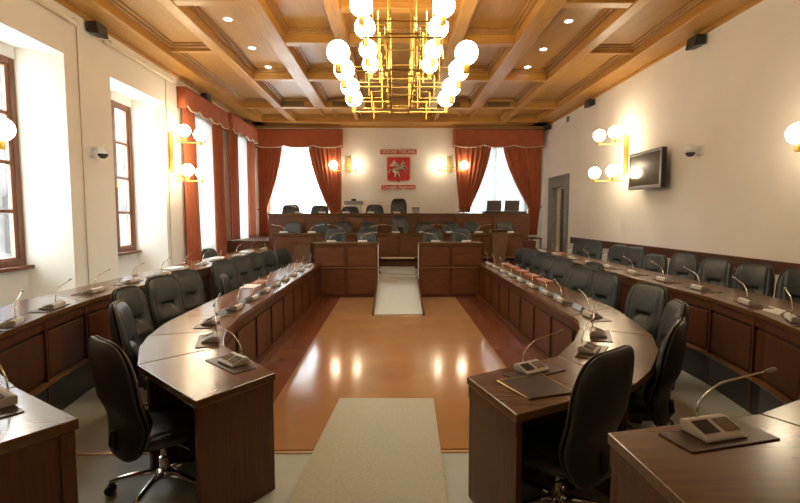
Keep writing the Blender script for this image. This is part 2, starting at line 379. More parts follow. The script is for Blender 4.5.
def desk(label, front, user, zt, kind, end0=False, end1=False, name='council_desk', group=None, zfloor=0, pan=True):
    """front / user: polylines from far to near; end0 / end1: exposed far / near end"""
    cx = sum(p[0] for p in front)/len(front); cy = sum(p[1] for p in front)/len(front)
    ucx = sum(p[0] for p in user)/len(user); ucy = sum(p[1] for p in user)/len(user)
    t = thing(name, label, 'desk', ((cx+ucx)/2, (cy+ucy)/2, 0), 0, group)
    d = Vector(front[-1])-Vector(front[0]); nn = Vector((-d.y, d.x)); side = 1 if nn.dot(Vector((ucx-cx, ucy-cy))) > 0 else -1
    bm = NB(); prism(bm, list(front)+list(reversed(user)), zt-.045, zt)
    horiz = abs(d.x) > abs(d.y)
    obj('tabletop', bm, 'topX' if horiz else 'top', t, bev=.005, world=True)
    # carcass
    bm = NB(); ribbon(bm, front, .045, .07, 0, zt-.045, side)
    obj('front_panel', bm, 'backing' if pan else 'front', t, world=True)
    L = plen(front)
    if pan:
        n = max(1, round(L/.62)); pw = L/n; bm = NB()
        zl = .13 if kind == 'inner' else .36
        for k in range(n):
            g = .05 if kind == 'inner' else .035
            ribbon(bm, sub(front, k*pw+g, (k+1)*pw-g), .030, .045, zl, zt-.16, side)
            if kind == 'outer':
                ribbon(bm, sub(front, k*pw, k*pw+.03), .015, .045, .0, zt-.06, side)
        ribbon(bm, front, .022, .045, zt-.13, zt-.045, side)
        obj('panelling', bm, 'front', t, bev=.004, world=True)
        bm = NB()
        if kind == 'inner': ribbon(bm, front, -.02, .05, 0, .10, side)
        else: ribbon(bm, front, -.01, .05, .30, .325, side)
        obj('ledge', bm, 'frontX' if kind == 'inner' else 'ledge', t, bev=.004, world=True)
        if kind == 'outer':
            bm = NB(); ribbon(bm, front, .02, .045, 0, .30, side); obj('plinth', bm, 'plinth', t, world=True)
    for flag, fa, ua, s2 in ((end0, front[0], user[0], -1), (end1, front[-1], user[-1], 1)):
        e = [fa, ua]
        bm = NB()
        if flag:
            v = Vector(ua)-Vector(fa); e = [tuple(Vector(fa)+v*.02), tuple(Vector(fa)+v*.97)]
        else:
            v = Vector(ua)-Vector(fa); e = [tuple(Vector(fa)+v*.14), tuple(Vector(fa)+v*.9)]
        inn = Vector(front[len(front)//2 if len(front) > 2 else (1 if s2 < 0 else 0)])-Vector(fa); nv = Vector((-v.y, v.x)); sd = 1 if nv.dot(inn) > 0 else -1
        ribbon(bm, e, .012 if flag else .003, .045 if flag else .025, zfloor if not flag else 0, zt-.045, sd)
        if flag: ribbon(bm, e, .006, .012, zt-.125, zt-.045, sd)
        obj('side_panel', bm, 'front', t, world=True, bev=.003)
    return t
# inner left row
ILF = [(-1.27,3.47),(-.735,2.86)]; ILU = [(-1.68,3.03),(-1.04,2.41)]
desk('long straight panelled desk of the left inner row beside the marble floor', [(-1.5,9.7),(-1.5,4.5)], [(-2.1,9.7),(-2.1,4.56)], .75, 'inner', end0=True)
desk('curved golden-lit desk section between the long left inner desk and its near wedge', [(-1.5,4.496),(-1.465,4.25),(-1.43,3.98)], [(-2.1,4.556),(-2.08,4.2),(-2.0,3.78)], .75, 'inner')
desk('wedge desk section of the left inner row, just behind the end desk', [(-1.429,3.976),(-1.36,3.7),(-1.273,3.475)], [(-1.999,3.776),(-1.90,3.46),(-1.685,3.038)], .75, 'inner')
desk('end desk of the left inner row with plain wooden end panel, pulled-out chair behind', ILF, ILU, .75, 'inner', end1=True, pan=False)
# inner right row
desk('long straight panelled desk of the right inner row with pink folders on it', [(1.73,9.7),(1.73,4.5)], [(2.36,9.7),(2.34,4.95)], .75, 'inner', end0=True)
desk('curved desk section next to the long right inner desk, reflecting gold light', [(1.73,4.496),(1.71,4.3),(1.60,3.98)], [(2.34,4.946),(2.25,4.40),(2.11,3.75)], .75, 'inner')
desk('wedge desk section of the right inner row before the end desk', [(1.599,3.976),(1.42,3.62),(1.13,3.185)], [(2.109,3.746),(1.91,3.3),(1.62,2.88),(1.40,2.64)], .75, 'inner')
desk('end desk of the right inner row with plain end panel and leather writing pad', [(1.126,3.18),(.44,2.775)], [(1.395,2.635),(.60,2.225)], .75, 'inner', end1=True, pan=False)
# outer rows
def splitp(P, a, b): return P[a:b+1]
desk('long dark desk of the left outer row running along the window wall', [(-3.0,12.7),(-3.0,4.604)], [(-3.65,12.7),(-3.65,4.754)], .9, 'outer', end0=True, zfloor=.15)
desk('curving desk section of the left outer row below the nearest window', splitp(OLF,1,3), splitp(OLU,1,3), .9, 'outer', zfloor=.15)
desk('curving desk section of the left outer row cut by the left photo edge', [(-2.748,3.256),(-2.36,2.68),(-1.824,2.234)], [(-3.248,2.946),(-2.8,2.25),(-2.204,1.704)], .9, 'outer', zfloor=.15)
desk('nearest desk at lower left corner, end of the outer row', [(-1.82,2.23),(-1.28,1.87)], [(-2.2,1.70),(-1.655,1.33)], .9, 'outer', end1=True, zfloor=.15, pan=False)
desk('long dark desk of the right outer row in front of the chairs along the wall', [(3.2,11.8),(3.2,4.704)], [(3.85,11.8),(3.85,4.704)], .9, 'outer', end0=True, zfloor=.15)
desk('curving panelled desk section of the right outer row bearing a white paper', splitp(ORF,1,3), splitp(ORU,1,3), .9, 'outer', zfloor=.15)
desk('curving desk section of the right outer row cut by the right photo edge', [(2.928,3.296),(2.62,2.72),(2.15,2.2),(1.524,1.884)], [(3.498,2.896),(3.1,2.2),(2.6,1.65),(1.854,1.284)], .9, 'outer', zfloor=.15)
desk('nearest desk at lower right corner, end of the outer row', [(1.52,1.88),(.81,1.72)], [(1.85,1.28),(.84,1.08)], .9, 'outer', end1=True, zfloor=.15, pan=False)

# rostrum desks
def counter(label, x0, x1, y0, dep, zb, zt, npan, name='rostrum_desk', mid_ledge=None):
    t = thing(name, label, 'desk', ((x0+x1)/2, y0+dep/2, zb))
    bm = NB(); box(bm, x0-.01, x1+.01, y0-.015, y0+dep, zt-.04, zt); obj('tabletop', bm, 'topX', t, bev=.006, world=True)
    bm = NB(); box(bm, x0, x1, y0+.02, y0+.05, zb, zt-.04); obj('front_panel', bm, 'front', t, world=True)
    bm = NB(); pw = (x1-x0)/npan
    rows = [(zb+.06, zt-.10)] if mid_ledge is None else [(zb+.08, mid_ledge-.04), (mid_ledge+.04, zt-.10)]
    for k in range(npan):
        for za, zc in rows:
            if zc-za > .08: box(bm, x0+k*pw+.04, x0+(k+1)*pw-.04, y0+.006, y0+.02, za, zc)
    box(bm, x0, x1, y0+.004, y0+.02, zt-.08, zt-.04)
    obj('panelling', bm, 'frontX', t, bev=.006, world=True)
    if mid_ledge is not None:
        bm = NB(); box(bm, x0-.012, x1+.012, y0-.012, y0+.02, mid_ledge-.012, mid_ledge+.012); obj('ledge', bm, 'ledge', t, world=True)
    for xa, xb in ((x0, x0+.03), (x1-.03, x1)):
        bm = NB(); box(bm, xa, xb, y0+.05, y0+dep-.02, zb, zt-.04); obj('side_panel', bm, 'frontX', t, world=True)
    return t
c1 = counter('two-seat panelled block of the rostrum left of the ramp', -1.67, -.34, 9.8, .55, 0, 1.16, 2, mid_ledge=.64)
c2 = counter('two-seat panelled block of the rostrum right of the ramp', .52, 1.86, 9.8, .55, 0, 1.16, 2, mid_ledge=.64)
bm = NB(); box(bm, -.34, -.325, 9.79, 9.86, .12, 1.16); part_label(obj('edge_strip', bm, 'white', c1, world=True), 'pale vertical edge strip')
bm = NB(); box(bm, .505, .52, 9.79, 9.86, .12, 1.16); part_label(obj('edge_strip', bm, 'white', c2, world=True), 'pale vertical edge strip')
counter('wide middle desk of the rostrum, second tier', -3.0, 3.22, 11.62, .5, .60, 1.29, 6)
counter('widest top desk of the rostrum, highest tier below the red crest', -3.43, 3.71, 12.88, .5, .72, 1.79, 7)
# ramp
t = thing('ramp', 'grey carpeted ramp rising between the two rostrum blocks', 'ramp', (.075, 9.4, 0))
bm = NB(); prism_ax(bm, [(8.0, .012), (11.3, .012), (11.3, .50), (11.1, .48), (8.0, .035)], -.345, .495, 'X'); obj('ramp_carpet', bm, 'runner', t, world=True)
for xa, xb in ((-.375, -.345), (.495, .525)):
    bm = NB(); prism_ax(bm, [(7.97, .012), (9.78, .012), (9.78, .40), (7.97, .07)], xa, xb, 'X'); obj('side_board', bm, 'front', t, world=True)
# runner in the foreground
bm = NB(); prism(bm, [(-.51, 4.30), (.37, 4.28), (.32, 2.7), (.27, 1.2), (-.72, 1.2), (-.635, 2.7)], .010, .020)
tag(obj('carpet_runner', bm, 'runner', None, bev=.003), 'long grey carpet runner lying on the marble in the foreground', 'carpet')

# lectern and box
def lectern():
    t = thing('lectern', 'tapered wooden lectern standing at the right before the middle rostrum desk', 'lectern', (2.5, 11.2, 0))
    bm = NB(); prism_ax(bm, [(-.13, .42), (.13, .42), (.19, 1.36), (-.19, 1.36)], -.12, .12, 'Y'); obj('body', bm, 'lectern', t, bev=.008)
    bm = NB(); prism_ax(bm, [(-.16, 1.38), (.16, 1.34), (.16, 1.37), (-.16, 1.41)], -.21, .21, 'X'); obj('reading_top', bm, 'lectern', t, bev=.006)
    bm = NB(); box(bm, -.16, .16, -.16, .16, 0, .42); obj('foot', bm, 'front', t, bev=.006)
lectern()
t = thing('wooden_cabinet', 'small light brown cabinet at the left before the middle rostrum desk', 'cabinet', (-2.18, 11.25, 0))
bm = NB(); box(bm, -.20, .20, -.18, .18, 0, 1.08); obj('body', bm, 'lectern', t, bev=.006)
bm = NB(); box(bm, -.16, .16, -.20, -.18, .12, 1.0); dd = obj('door', bm, 'lectern', t, bev=.005)
bm = NB(); ball(bm, (.12, -.215, .62), .015, u=10, v=6); obj('knob', bm, 'brass', dd, smooth=True)
bm = NB(); box(bm, -.22, .22, -.21, .19, 1.08, 1.10); obj('cabinet_top', bm, 'topX', t, bev=.004)

# ================================================================== office chair
def cushion(bm, w0, w1, w2, L, df, db, place, crease=None, rr=.2, nseg=56, rings=20):
    """rounded pad: outline in (x, s); place(x, s, d) -> 3D"""
    def half(s):
        t = s/L
        return w0+(w1-w0)*math.sin(min(1, t/.62)*PI/2) if t < .62 else w1+(w2-w1)*((t-.62)/.38)**1.6
    out = []
    for k in range(nseg):
        a = 2*PI*k/nseg; c, s_ = math.cos(a), math.sin(a); e = rr*2
        ux = math.copysign(abs(c)**e, c); us = math.copysign(abs(s_)**e, s_)
        out.append((ux, (us+1)/2*L))
    def pt(u, s, r, sgn):
        s2 = L/2+(s-L/2)*r; x = u*half(s2)*r
        dd = (1-r**3.2)**.55
        if sgn > 0:
            d = df*dd
            if crease: d -= crease(x, s2)*min(1, dd*1.2)
        else: d = -db*dd
        return place(x, s2, d)
    rf = [1, .985, .96, .93] + [.9-.86*k/(rings-1) for k in range(rings)] if rings > 5 else [1, .9, .5]
    fr = [[bm.verts.new(pt(u, s, r, 1)) for u, s in out] for r in rf]
    bk = [fr[0]] + [[bm.verts.new(pt(u, s, r, -1)) for u, s in out] for r in rf[1:]]
    for R in (fr, bk):
        for a, b in zip(R, R[1:]):
            for k in range(nseg): bm.faces.new((a[k], a[(k+1) % nseg], b[(k+1) % nseg], b[k]))
        bm.faces.new(R[-1])
    return fr[0]
def spine(s):      # y and z of the back at distance s up the back
    z = .31+s*.985
    y = -.225 + .035*math.sin(min(1, s/.34)*PI) - .16*max(0, (s-.2))**1.25
    return y, z
def make_chair():
    t = thing('office_chair', '', 'chair')
    def plb(x, s, d): y, z = spine(s); return (x, y+d+.55*x*x, z)
    def cre(x, s):
        g = .034*math.exp(-((s-.375+.25*x*x)/.020)**2)*(1 if abs(x) < .13 else max(0, 1-(abs(x)-.13)/.04))
        g += .010*math.exp(-((abs(x)-.165)/.010)**2)*(1 if s > .1 else 0)
        g += -.018*math.exp(-((s-.24)/.06)**2)
        return g
    bm = NB(); cushion(bm, .185, .236, .205, .685, .050, .012, plb, cre, rr=.19)
    b = obj('backrest', bm, 'leather', t, smooth=True)
    bm = NB(); cushion(bm, .195, .250, .217, .71, .004, .050, lambda x, s, d: plb(x, s-.012, d-.022), None, rr=.19, rings=7)
    obj('back_shell', bm, 'shell', b, smooth=True)
    # piping between cushion and shell
    bm = NB(); ring = []
    b2 = NB(); rg = cushion(b2, .193, .246, .214, .70, .004, .004, lambda x, s, d: plb(x, s-.008, d-.004), None, rr=.19, rings=2)
    ring = [v.co.copy() for v in rg]; b2.free()
    tube(bm, ring+[ring[0]], .005, 5, cap=False); obj('piping', bm, 'piping', b, smooth=True)
    # seat
    bm = NB()
    def pls(x, s, d): y = -.235+s; return (x, y, .375+d-.05*max(0, (s-.38))*2 - (0.02 if d > 0 else 0)*(1-min(1, abs(x)/.2)))
    cushion(bm, .215, .25, .225, .50, .062, .045, pls, lambda x, s: .008*math.exp(-((abs(x)-.17)/.012)**2), rr=.26)
    obj('seat', bm, 'leather', t, smooth=True)
    bm = NB(); box(bm, -.10, .10, -.12, .10, .295, .335); tube(bm, [(0, -.10, .31), (0, -.24, .32), (0, -.275, .38), (0, -.262, .46)], .018, 8); obj('seat_mechanism', bm, 'blackp', t, bev=.006)
    bm = NB(); tube(bm, [(.10, .02, .315), (.24, .04, .31)], .006, 6); obj('height_lever', bm, 'chrome', t)
    bm = NB(); lathe(bm, [(.030, .10), (.030, .20), (.018, .205), (.018, .297)], seg=14); obj('gas_cylinder', bm, 'chrome', t, smooth=False)
    bm = NB(); lathe(bm, [(.02, .075), (.045, .08), (.045, .115), (.03, .125)], seg=16)
    for k in range(5):
        a = 2*PI*k/5+.3; c, s = math.cos(a), math.sin(a)
        tube(bm, [(c*.03, s*.03, .105), (c*.14, s*.14, .105), (c*.25, s*.25, .088), (c*.295, s*.295, .070)], [.021, .019, .015, .012], 8)
    obj('star_base', bm, 'chrome', t, smooth=True)
    for k in range(5):
        a = 2*PI*k/5+.3; c, s = math.cos(a), math.sin(a); bm = NB()
        n = Vector((-s, c, 0))
        for q in (-1, 1):
            ctr = Vector((c*.295, s*.295, .028))+n*(.016*q)
            tube(bm, [ctr-n*.010, ctr+n*.010], .027, 14)
        tube(bm, [(c*.295, s*.295, .03), (c*.295, s*.295, .075)], .008, 6)
        obj('caster', bm, 'blackp', t)
    return t
CH = make_chair(); used = [False]
def chair(x, y, dirv, label, group, z=0, scale=None, back=.30):
    """x, y: where the top of the back stands; dirv: where the sitter looks"""
    d = Vector(dirv).normalized(); rz = math.atan2(d.y, d.x)-PI/2
    loc = (x+d.x*back, y+d.y*back, z)
    if not used[0]:
        used[0] = True; CH.location = loc; CH.rotation_euler = (0, 0, rz); CH['label'] = label; CH['group'] = group
        if scale: CH.scale = scale
        return CH
    return dup(CH, loc, rz, label, group, scale)
G1 = 'black leather chairs of the left inner row'
near = [((-1.65,2.66),(.65,.76),'nearest left chair, back turned to us, at the left inner end desk'),
        ((-2.24,3.80),(.93,.33),'second chair from the near end behind the left inner row, cushion seam edge showing'),
        ((-2.64,4.62),(1,-.05),'third chair of the left inner row, partly hidden behind the second'),
        ((-2.72,5.48),(.93,-.36),'tall black chair, fourth from the near end of the left inner row'),
        ((-2.72,6.08),(.93,-.36),'fifth black chair from the near end of the left inner row, right beside the fourth')]
for p, d, l in near: chair(*p, d, l, G1, scale=(1.06,1.06,1.03) if p[1] < 3 else None)
chair(-2.50, 6.78, (1,.15), 'lower chair alone before the far cluster of the left inner row', G1, scale=(.94,.94,.88))
for i, (x, y) in enumerate([(-2.75,7.55),(-2.69,8.2),(-2.65,8.82),(-2.57,9.45),(-2.42,10.1)]):
    chair(x, y, (.9,-.43), 'far cluster chair of the left inner row, %s from its near end' % ORD[i], G1)
G2 = 'black leather chairs of the right inner row'
for p, d, l in [((1.11,2.34),(-.60,.80),'nearest black chair seen from behind at the end desk of the right inner row'),
        ((1.90,3.08),(-.80,.60),'narrow side view of a black chair just right of the nearest right chair'),
        ((2.33,3.78),(-.95,.30),'black chair behind the side-on chair at the bend of the right inner row'),
        ((2.66,4.80),(-.93,-.30),'black chair with lumbar crease at the curved section of the right inner row'),
        ((2.66,5.80),(-.93,-.36),'nearer chair of the pair midway along the long right inner desk'),
        ((2.62,6.42),(-.93,-.36),'farther chair of the pair midway along the long right inner desk'),
        ((3.02,7.02),(-.95,-.2),'chair pushed back behind the pair midway along the right inner row')]:
    chair(*p, d, l, G2, scale=(1.08,1.05,1.05) if p[1] < 2.5 else None)
for i, (x, y) in enumerate([(2.80,7.72),(2.83,8.32),(2.85,8.92),(2.85,9.56),(2.85,10.2)]):
    chair(x, y, (-.9,-.43), 'black chair behind the pink folders, %s of the cluster from its near end' % ORD[i], G2)
G3 = 'black leather chairs along the right wall'
for i, (x, y, s) in enumerate([(4.42,4.98,1),(4.42,5.66,1.0),(4.42,6.33,1),(4.44,7.06,1),(4.42,7.84,.93),(4.48,8.62,1),(4.5,9.28,1),(4.5,10.45,1),(4.5,11.15,1)]):
    extra = ', cut off' if i == 0 else ''
    chair(x, y, (-.83,-.56), 'black chair along the right wall rail, %s from the near end%s' % (ORD[i], extra), G3, .15, scale=(.89,1.0,1.01*s))
chair(-4.15, 10.5, (1,-.3), 'lone chair behind the left outer desk beside the curtained windows', 'chair of the left outer row', .15, scale=(1,1,.85))
G4 = 'black leather chairs of the rostrum'
for x, l in ((-1.35,'left chair behind the rostrum block left of the ramp'),(-.62,'right chair behind the rostrum block left of the ramp'),(.89,'left chair behind the rostrum block right of the ramp'),(1.56,'right chair behind the rostrum block right of the ramp')):
    chair(x, 10.98, (0,-1), 'black '+l, G4, .42, scale=(1,1,1.01))
n = 0
for x in (-2.65,-1.9,-1.34,-.66,.81,1.50,2.04,2.92):
    l = 'black chair in the middle tier of the rostrum, %s from the left' % ORD[n if x < 0 else n+1]; n += 1
    chair(x, 12.48, (random.uniform(-.1,.1),-1), l, G4, .60, scale=(.97,.88,.97))
chair(.15, 12.44, (0,-1), 'high-backed black chair at the centre of the middle tier', G4, .60, scale=(.97,.9,1.14))
for i, (x, s) in enumerate(((-2.98,1.02),(-2.15,1.0),(-1.27,.96),(-.56,1.01))):
    chair(x, 13.75, (0,-1), 'black chair on the top tier of the rostrum, %s from the left' % ORD[i], G4, 1.04, scale=(1.06,.95,s))
chair(.14, 13.75, (0,-1), 'high-backed presiding chair below the red crest on the top tier', G4, 1.04, scale=(.95,1,1.19))

# ================================================================== microphones
def make_mic(lean, name='conference_microphone'):
    t = thing(name, '', 'microphone')
    bm = NB(); prism_ax(bm, [(-.065, .006), (.060, .006), (.060, .046), (.035, .054), (-.065, .020)], -.095, .095, 'X')
    b = obj('base', bm, 'mic', t, bev=.006)
    sl = math.atan2(.034, .10)
    for x0, x1, m, nm in ((-.082, -.012, 'mic_grille', 'speaker_grille'), (.012, .082, 'mic_dark', 'control_panel')):
        if lean > 0: x0, x1 = -x1, -x0
        bm = NB(); box(bm, x0, x1, -.045, .020, 0, .0025)
        bmesh.ops.transform(bm, matrix=Matrix.Translation((0, 0, .0430)) @ Matrix.Rotation(sl, 4, 'X'), verts=bm.verts)
        obj(nm, bm, m, b)
    pts = []
    for k in range(13):
        a = k/12
        pts.append((lean*(-.03+.36*max(0, a-.16)**1.05), .045-.03*a, .045+.11*math.sin(min(1, a*2.0)*PI/2)+.06*a))
    bm = NB(); tube(bm, pts, .0042, 8); obj('gooseneck', bm, 'chrome', t, smooth=True)
    p, q = Vector(pts[-2]), Vector(pts[-1]); d = (q-p).normalized()
    bm = NB(); tube(bm, [q-d*.005, q+d*.010, q+d*.032, q+d*.04], [.005, .009, .0095, .006], 10); obj('microphone_head', bm, 'greybox', t, smooth=True)
    bm = NB(); box(bm, -.20, .20, -.10, .05, 0, .006); obj('base_plate', bm, 'plate', t, bev=.002)
    return t
MR = make_mic(1); ML = make_mic(-1); mused = {1: False, -1: False}
def mic(x, y, z, udir, lean, label, group, scale=None):
    a = math.atan2(udir[1], udir[0])+PI/2; R = MR if lean > 0 else ML
    if not mused[lean]:
        mused[lean] = True; R.location = (x, y, z); R.rotation_euler = (0, 0, a); R['label'] = label; R['group'] = group
        if scale: R.scale = scale
        return
    dup(R, (x, y, z), a, label, group, scale)
G = 'conference microphones on the desks'
def un(px, py, z):       # plan position of a point seen at a height (survey of the photograph, used for small things)
    p = math.atan(35.5/F); yw = math.atan(6/F)
    fw = Vector((math.sin(yw)*math.cos(p), math.cos(yw)*math.cos(p), -math.sin(p))); rt = fw.cross(Vector((0,0,1))).normalized(); up = rt.cross(fw)
    d = fw+rt*((px-400)/F)-up*((py-251.5)/F); t = (z-1.72)/d.z
    return d.x*t, d.y*t
# left inner: (x, y, user direction)
mic(-1.06, 3.05, .75, (-.69,-.72), -1, 'grey gooseneck microphone on the end desk of the left inner row', G)
mic(-1.43, 3.63, .75, (-.93,-.30), -1, 'microphone on the left inner wedge section, just behind the end desk microphone', G)
for i, y in enumerate((4.22, 4.86, 5.42, 5.98, 6.53, 7.08, 7.65, 8.3, 9.05)):
    s = ('microphone on the curved section of the left inner row, beside the long desk') if i == 0 else 'microphone on the long left inner desk, %s counted from its near end' % ORD[i-1]
    mic(-1.66, y, .75, (-1, -.12 if i == 0 else 0), -1, s, G)
mic(.86, 2.87, .75, (.50,-.86), 1, 'grey gooseneck microphone beside the writing pad on the right end desk', G)
mic(1.40, 3.30, .75, (.80,-.55), 1, 'microphone on the right inner wedge section nearest the end desk', G)
mic(1.66, 3.75, .75, (.9,-.35), 1, 'microphone turned upright on the far half of the right inner wedge section', G)
for i, y in enumerate((4.45, 5.2, 5.72, 6.3, 6.9, 7.45, 8.05, 8.7, 9.35)):
    s = ('microphone on the curved section of the right inner row, just before the long desk') if i == 0 else 'microphone on the long right inner desk, %s counted from its near end' % ORD[i-1]
    mic(1.91, y, .75, (1, 0), 1, s, G)
mic(1.20, 1.70, .9, (.24,-.97), 1, 'large-looking grey microphone on the nearest desk at lower right', G, scale=(1.0,1.0,1.0))
mic(-1.74, 2.01, .9, (-.58,-.81), -1, 'large-looking grey microphone on the nearest desk at lower left', G)
for i, (x, y) in enumerate([un(797,319,.92), un(750,302.5,.92)] + [(3.42, yy) for yy in (5.15, 5.85, 6.6, 7.35, 8.1, 8.9, 9.8, 10.8)]):
    mic(x, y, .9, (1, -.5 if i == 0 else (-.2 if i == 1 else 0)), 1, 'microphone on the right outer row by the wall, %s counted from the photo edge' % ORD[i], G)
for i, (x, y) in enumerate([un(10,323,.92), un(52.5,306,.92)] + [(-3.24, yy) for yy in (5.05, 5.78, 6.5, 7.2, 7.9, 8.7, 9.6, 10.6, 11.7)]):
    mic(x, y, .9, (-1, -.45 if i == 0 else (-.15 if i == 1 else 0)), -1, 'microphone on the left outer row by the windows, %s counted from the photo edge' % ORD[i], G)
for x, l in ((-1.32,'left end of the block left of the ramp'),(-.66,'right end of the block left of the ramp'),(.88,'left end of the block right of the ramp'),(1.53,'right end of the block right of the ramp')):
    mic(x, 9.93, 1.16, (0,1), -1 if x < 0 else 1, 'microphone at the '+l, G)
for i, x in enumerate((-2.75,-2.05,-1.35,-.6,.05,.72,1.40,2.12,2.9)):
    mic(x, 11.76, 1.29, (0,1), -1 if i % 2 else 1, 'microphone on the middle rostrum desk, %s from the left' % ORD[i], G)
for i, x in enumerate((-2.62,-1.98,-1.32,-.64,.08)):
    mic(x, 13.02, 1.79, (0,1), -1 if i % 2 else 1, 'microphone on the top rostrum desk, %s from the left' % ORD[i], G)

# blue-grey name plates in front of microphones of the right inner row
bm = NB(); prism_ax(bm, [(-.03,0),(.03,0),(.004,.045),(-.004,.045)], -.11, .11, 'Y')
NP = tag(obj('name_plate', bm, 'blueglass'), '', 'name plate', 'blank name plates on the inner desks')
NP.location = (1.90, 4.83, .75)
first = True
for sx, x0, yy in ((1, 1.93, (4.83, 5.46, 6.01, 6.6, 7.18, 7.75)), (-1, -1.69, (4.55, 5.14, 5.70, 6.26, 6.8))):
    for i, y in enumerate(yy):
        o = NP if first else NP.copy()
        if not first: COL.objects.link(o)
        first = False
        o.location = (x0, y, .751); o.rotation_euler = (0, 0, .05*math.sin(i*3)); o['label'] = 'blue-grey name plate on the %s inner desk, %s counted from the near end' % ('right' if sx > 0 else 'left', ORD[i])

# writing pads, papers and folders
def slab(name, label, cat, poly, z, th, m, group=None, edge=None):
    c = (sum(p[0] for p in poly)/len(poly), sum(p[1] for p in poly)/len(poly), z)
    if edge:
        t = thing(name, label, cat, c, 0, group)
        bm = NB(); prism(bm, poly, z, z+th); bmesh.ops.translate(bm, vec=-Vector(c), verts=bm.verts); obj('pad', bm, m, t)
        bm = NB(); lst = [(p[0]-c[0], p[1]-c[1], th) for p in poly]; tube(bm, lst+[lst[0]], .0028, 5); obj('edging', bm, edge, t)
        return t
    bm = NB(); prism(bm, poly, z, z+th); bmesh.ops.translate(bm, vec=-Vector(c), verts=bm.verts)
    o = obj(name, bm, m); o.location = c; return tag(o, label, cat, group)
slab('writing_pad', 'dark leather writing pad with gold edging on the right end desk', 'desk pad', [un(497,381,.755), un(529,399,.755), un(575,392,.755), un(541,374,.755)], .75, .007, 'pad', edge='gold')
slab('paper_sheet', 'white sheet on the curved section of the right outer desk', 'paper', [un(762,310,.9), un(779,315,.9), un(786,311,.9), un(769,306,.9)], .9, .003, 'paper')
slab('paper_sheet', 'white papers lying on the left inner desk in front of the lone lower chair', 'paper', [(-2.08,6.3),(-1.88,6.3),(-1.88,6.62),(-2.08,6.62)], .75, .01, 'paper')
slab('paper_sheet', 'orange-tinted sheet beyond the white papers on the left inner desk', 'paper', [(-2.06,6.8),(-1.90,6.8),(-1.90,7.1),(-2.06,7.1)], .75, .008, 'pinkp')
for i, y in enumerate((6.95, 7.6, 8.2, 8.8, 9.35)):
    slab('paper_folder', 'pink paper folder on the long right inner desk, %s counted from its near end' % ORD[i], 'folder', [(2.20, y-.2), (2.33, y-.18), (2.31, y+.2), (2.18, y+.18)], .75, .02, 'pinkp', 'pink folders on the right inner desk')
for i, (x, y) in enumerate(((-3.5, 7.5), (-3.48, 9.3), (-3.45, 10.9))):
    slab('paper_sheet', 'white sheet on the left outer desk by the windows, %s from the near end' % ORD[i], 'paper', [(x-.1, y-.2), (x+.1, y-.2), (x+.1, y+.15), (x-.1, y+.15)], .9, .006, 'paper', 'white sheets on the left outer desk')
slab('paper_folder', 'pink folder at the far end of the right outer desk', 'folder', [(3.5, 10.1), (3.72, 10.1), (3.72, 10.4), (3.5, 10.4)], .9, .02, 'pinkp')

# laptops, printer, small box on the top tier
def laptop(x, label):
    t = thing('laptop', label, 'laptop', (x, 13.22, 1.82))
    bm = NB(); box(bm, -.20, .20, -.10, .14, .03, .05); obj('keyboard_base', bm, 'greybox', t, bev=.004)
    bm = NB(); prism_ax(bm, [(-.10, .05), (-.085, .05), (-.155, .33), (-.17, .33)], -.20, .20, 'X'); obj('screen_lid', bm, 'bezel', t, bev=.004)
bm = NB(); box(bm, 2.50, 3.66, 13.0, 13.36, 1.79, 1.85); o = obj('table_mat', bm, 'blackp', bev=.008); tag(o, 'black mat under the two laptops on the top rostrum desk', 'mat')
laptop(2.78, 'left one of two open laptops at the right end of the top rostrum desk'); laptop(3.28, 'right one of two open laptops at the right end of the top rostrum desk')
t = thing('printer', 'grey and white printer with dark lid behind the top tier chairs', 'printer', (-1.22, 14.35, 1.04))
bm = NB(); box(bm, -.24, .24, -.22, .22, 0, 1.02); obj('cabinet_body', bm, 'white', t, bev=.01)
bm = NB(); box(bm, -.27, .27, -.25, .25, 1.02, 1.13); obj('lid', bm, 'greybox', t, bev=.015)
bm = NB(); box(bm, -.07, .07, -.05, .05, 1.13, 1.20); obj('paper_feeder', bm, 'blackp', t, bev=.01)
bm = NB(); box(bm, -.20, .20, -.26, -.22, .62, .66); obj('paper_tray', bm, 'greybox', t, bev=.004)
t = thing('document_box', 'small dark grey box on the top rostrum desk right of the presiding chair', 'box', (.60, 13.05, 1.79))
bm = NB(); box(bm, -.10, .10, -.07, .07, 0, .14); obj('body', bm, 'greybox', t, bev=.008)
bm = NB(); box(bm, -.105, .105, -.075, .075, .14, .165); obj('lid', bm, 'blackp', t, bev=.006)
t = thing('side_table', 'low dark table in the far right corner beside the curtain', 'table', (4.2, 14.6, 0))
bm = NB(); box(bm, -.27, .27, -.5, .5, 1.02, 1.06); obj('tabletop', bm, 'rail', t, bev=.006)
for sx in (-1, 1):
    for sy in (-1, 1):
        bm = NB(); box(bm, sx*.23-.02, sx*.23+.02, sy*.45-.02, sy*.45+.02, 0, 1.02); obj('leg', bm, 'rail', t)

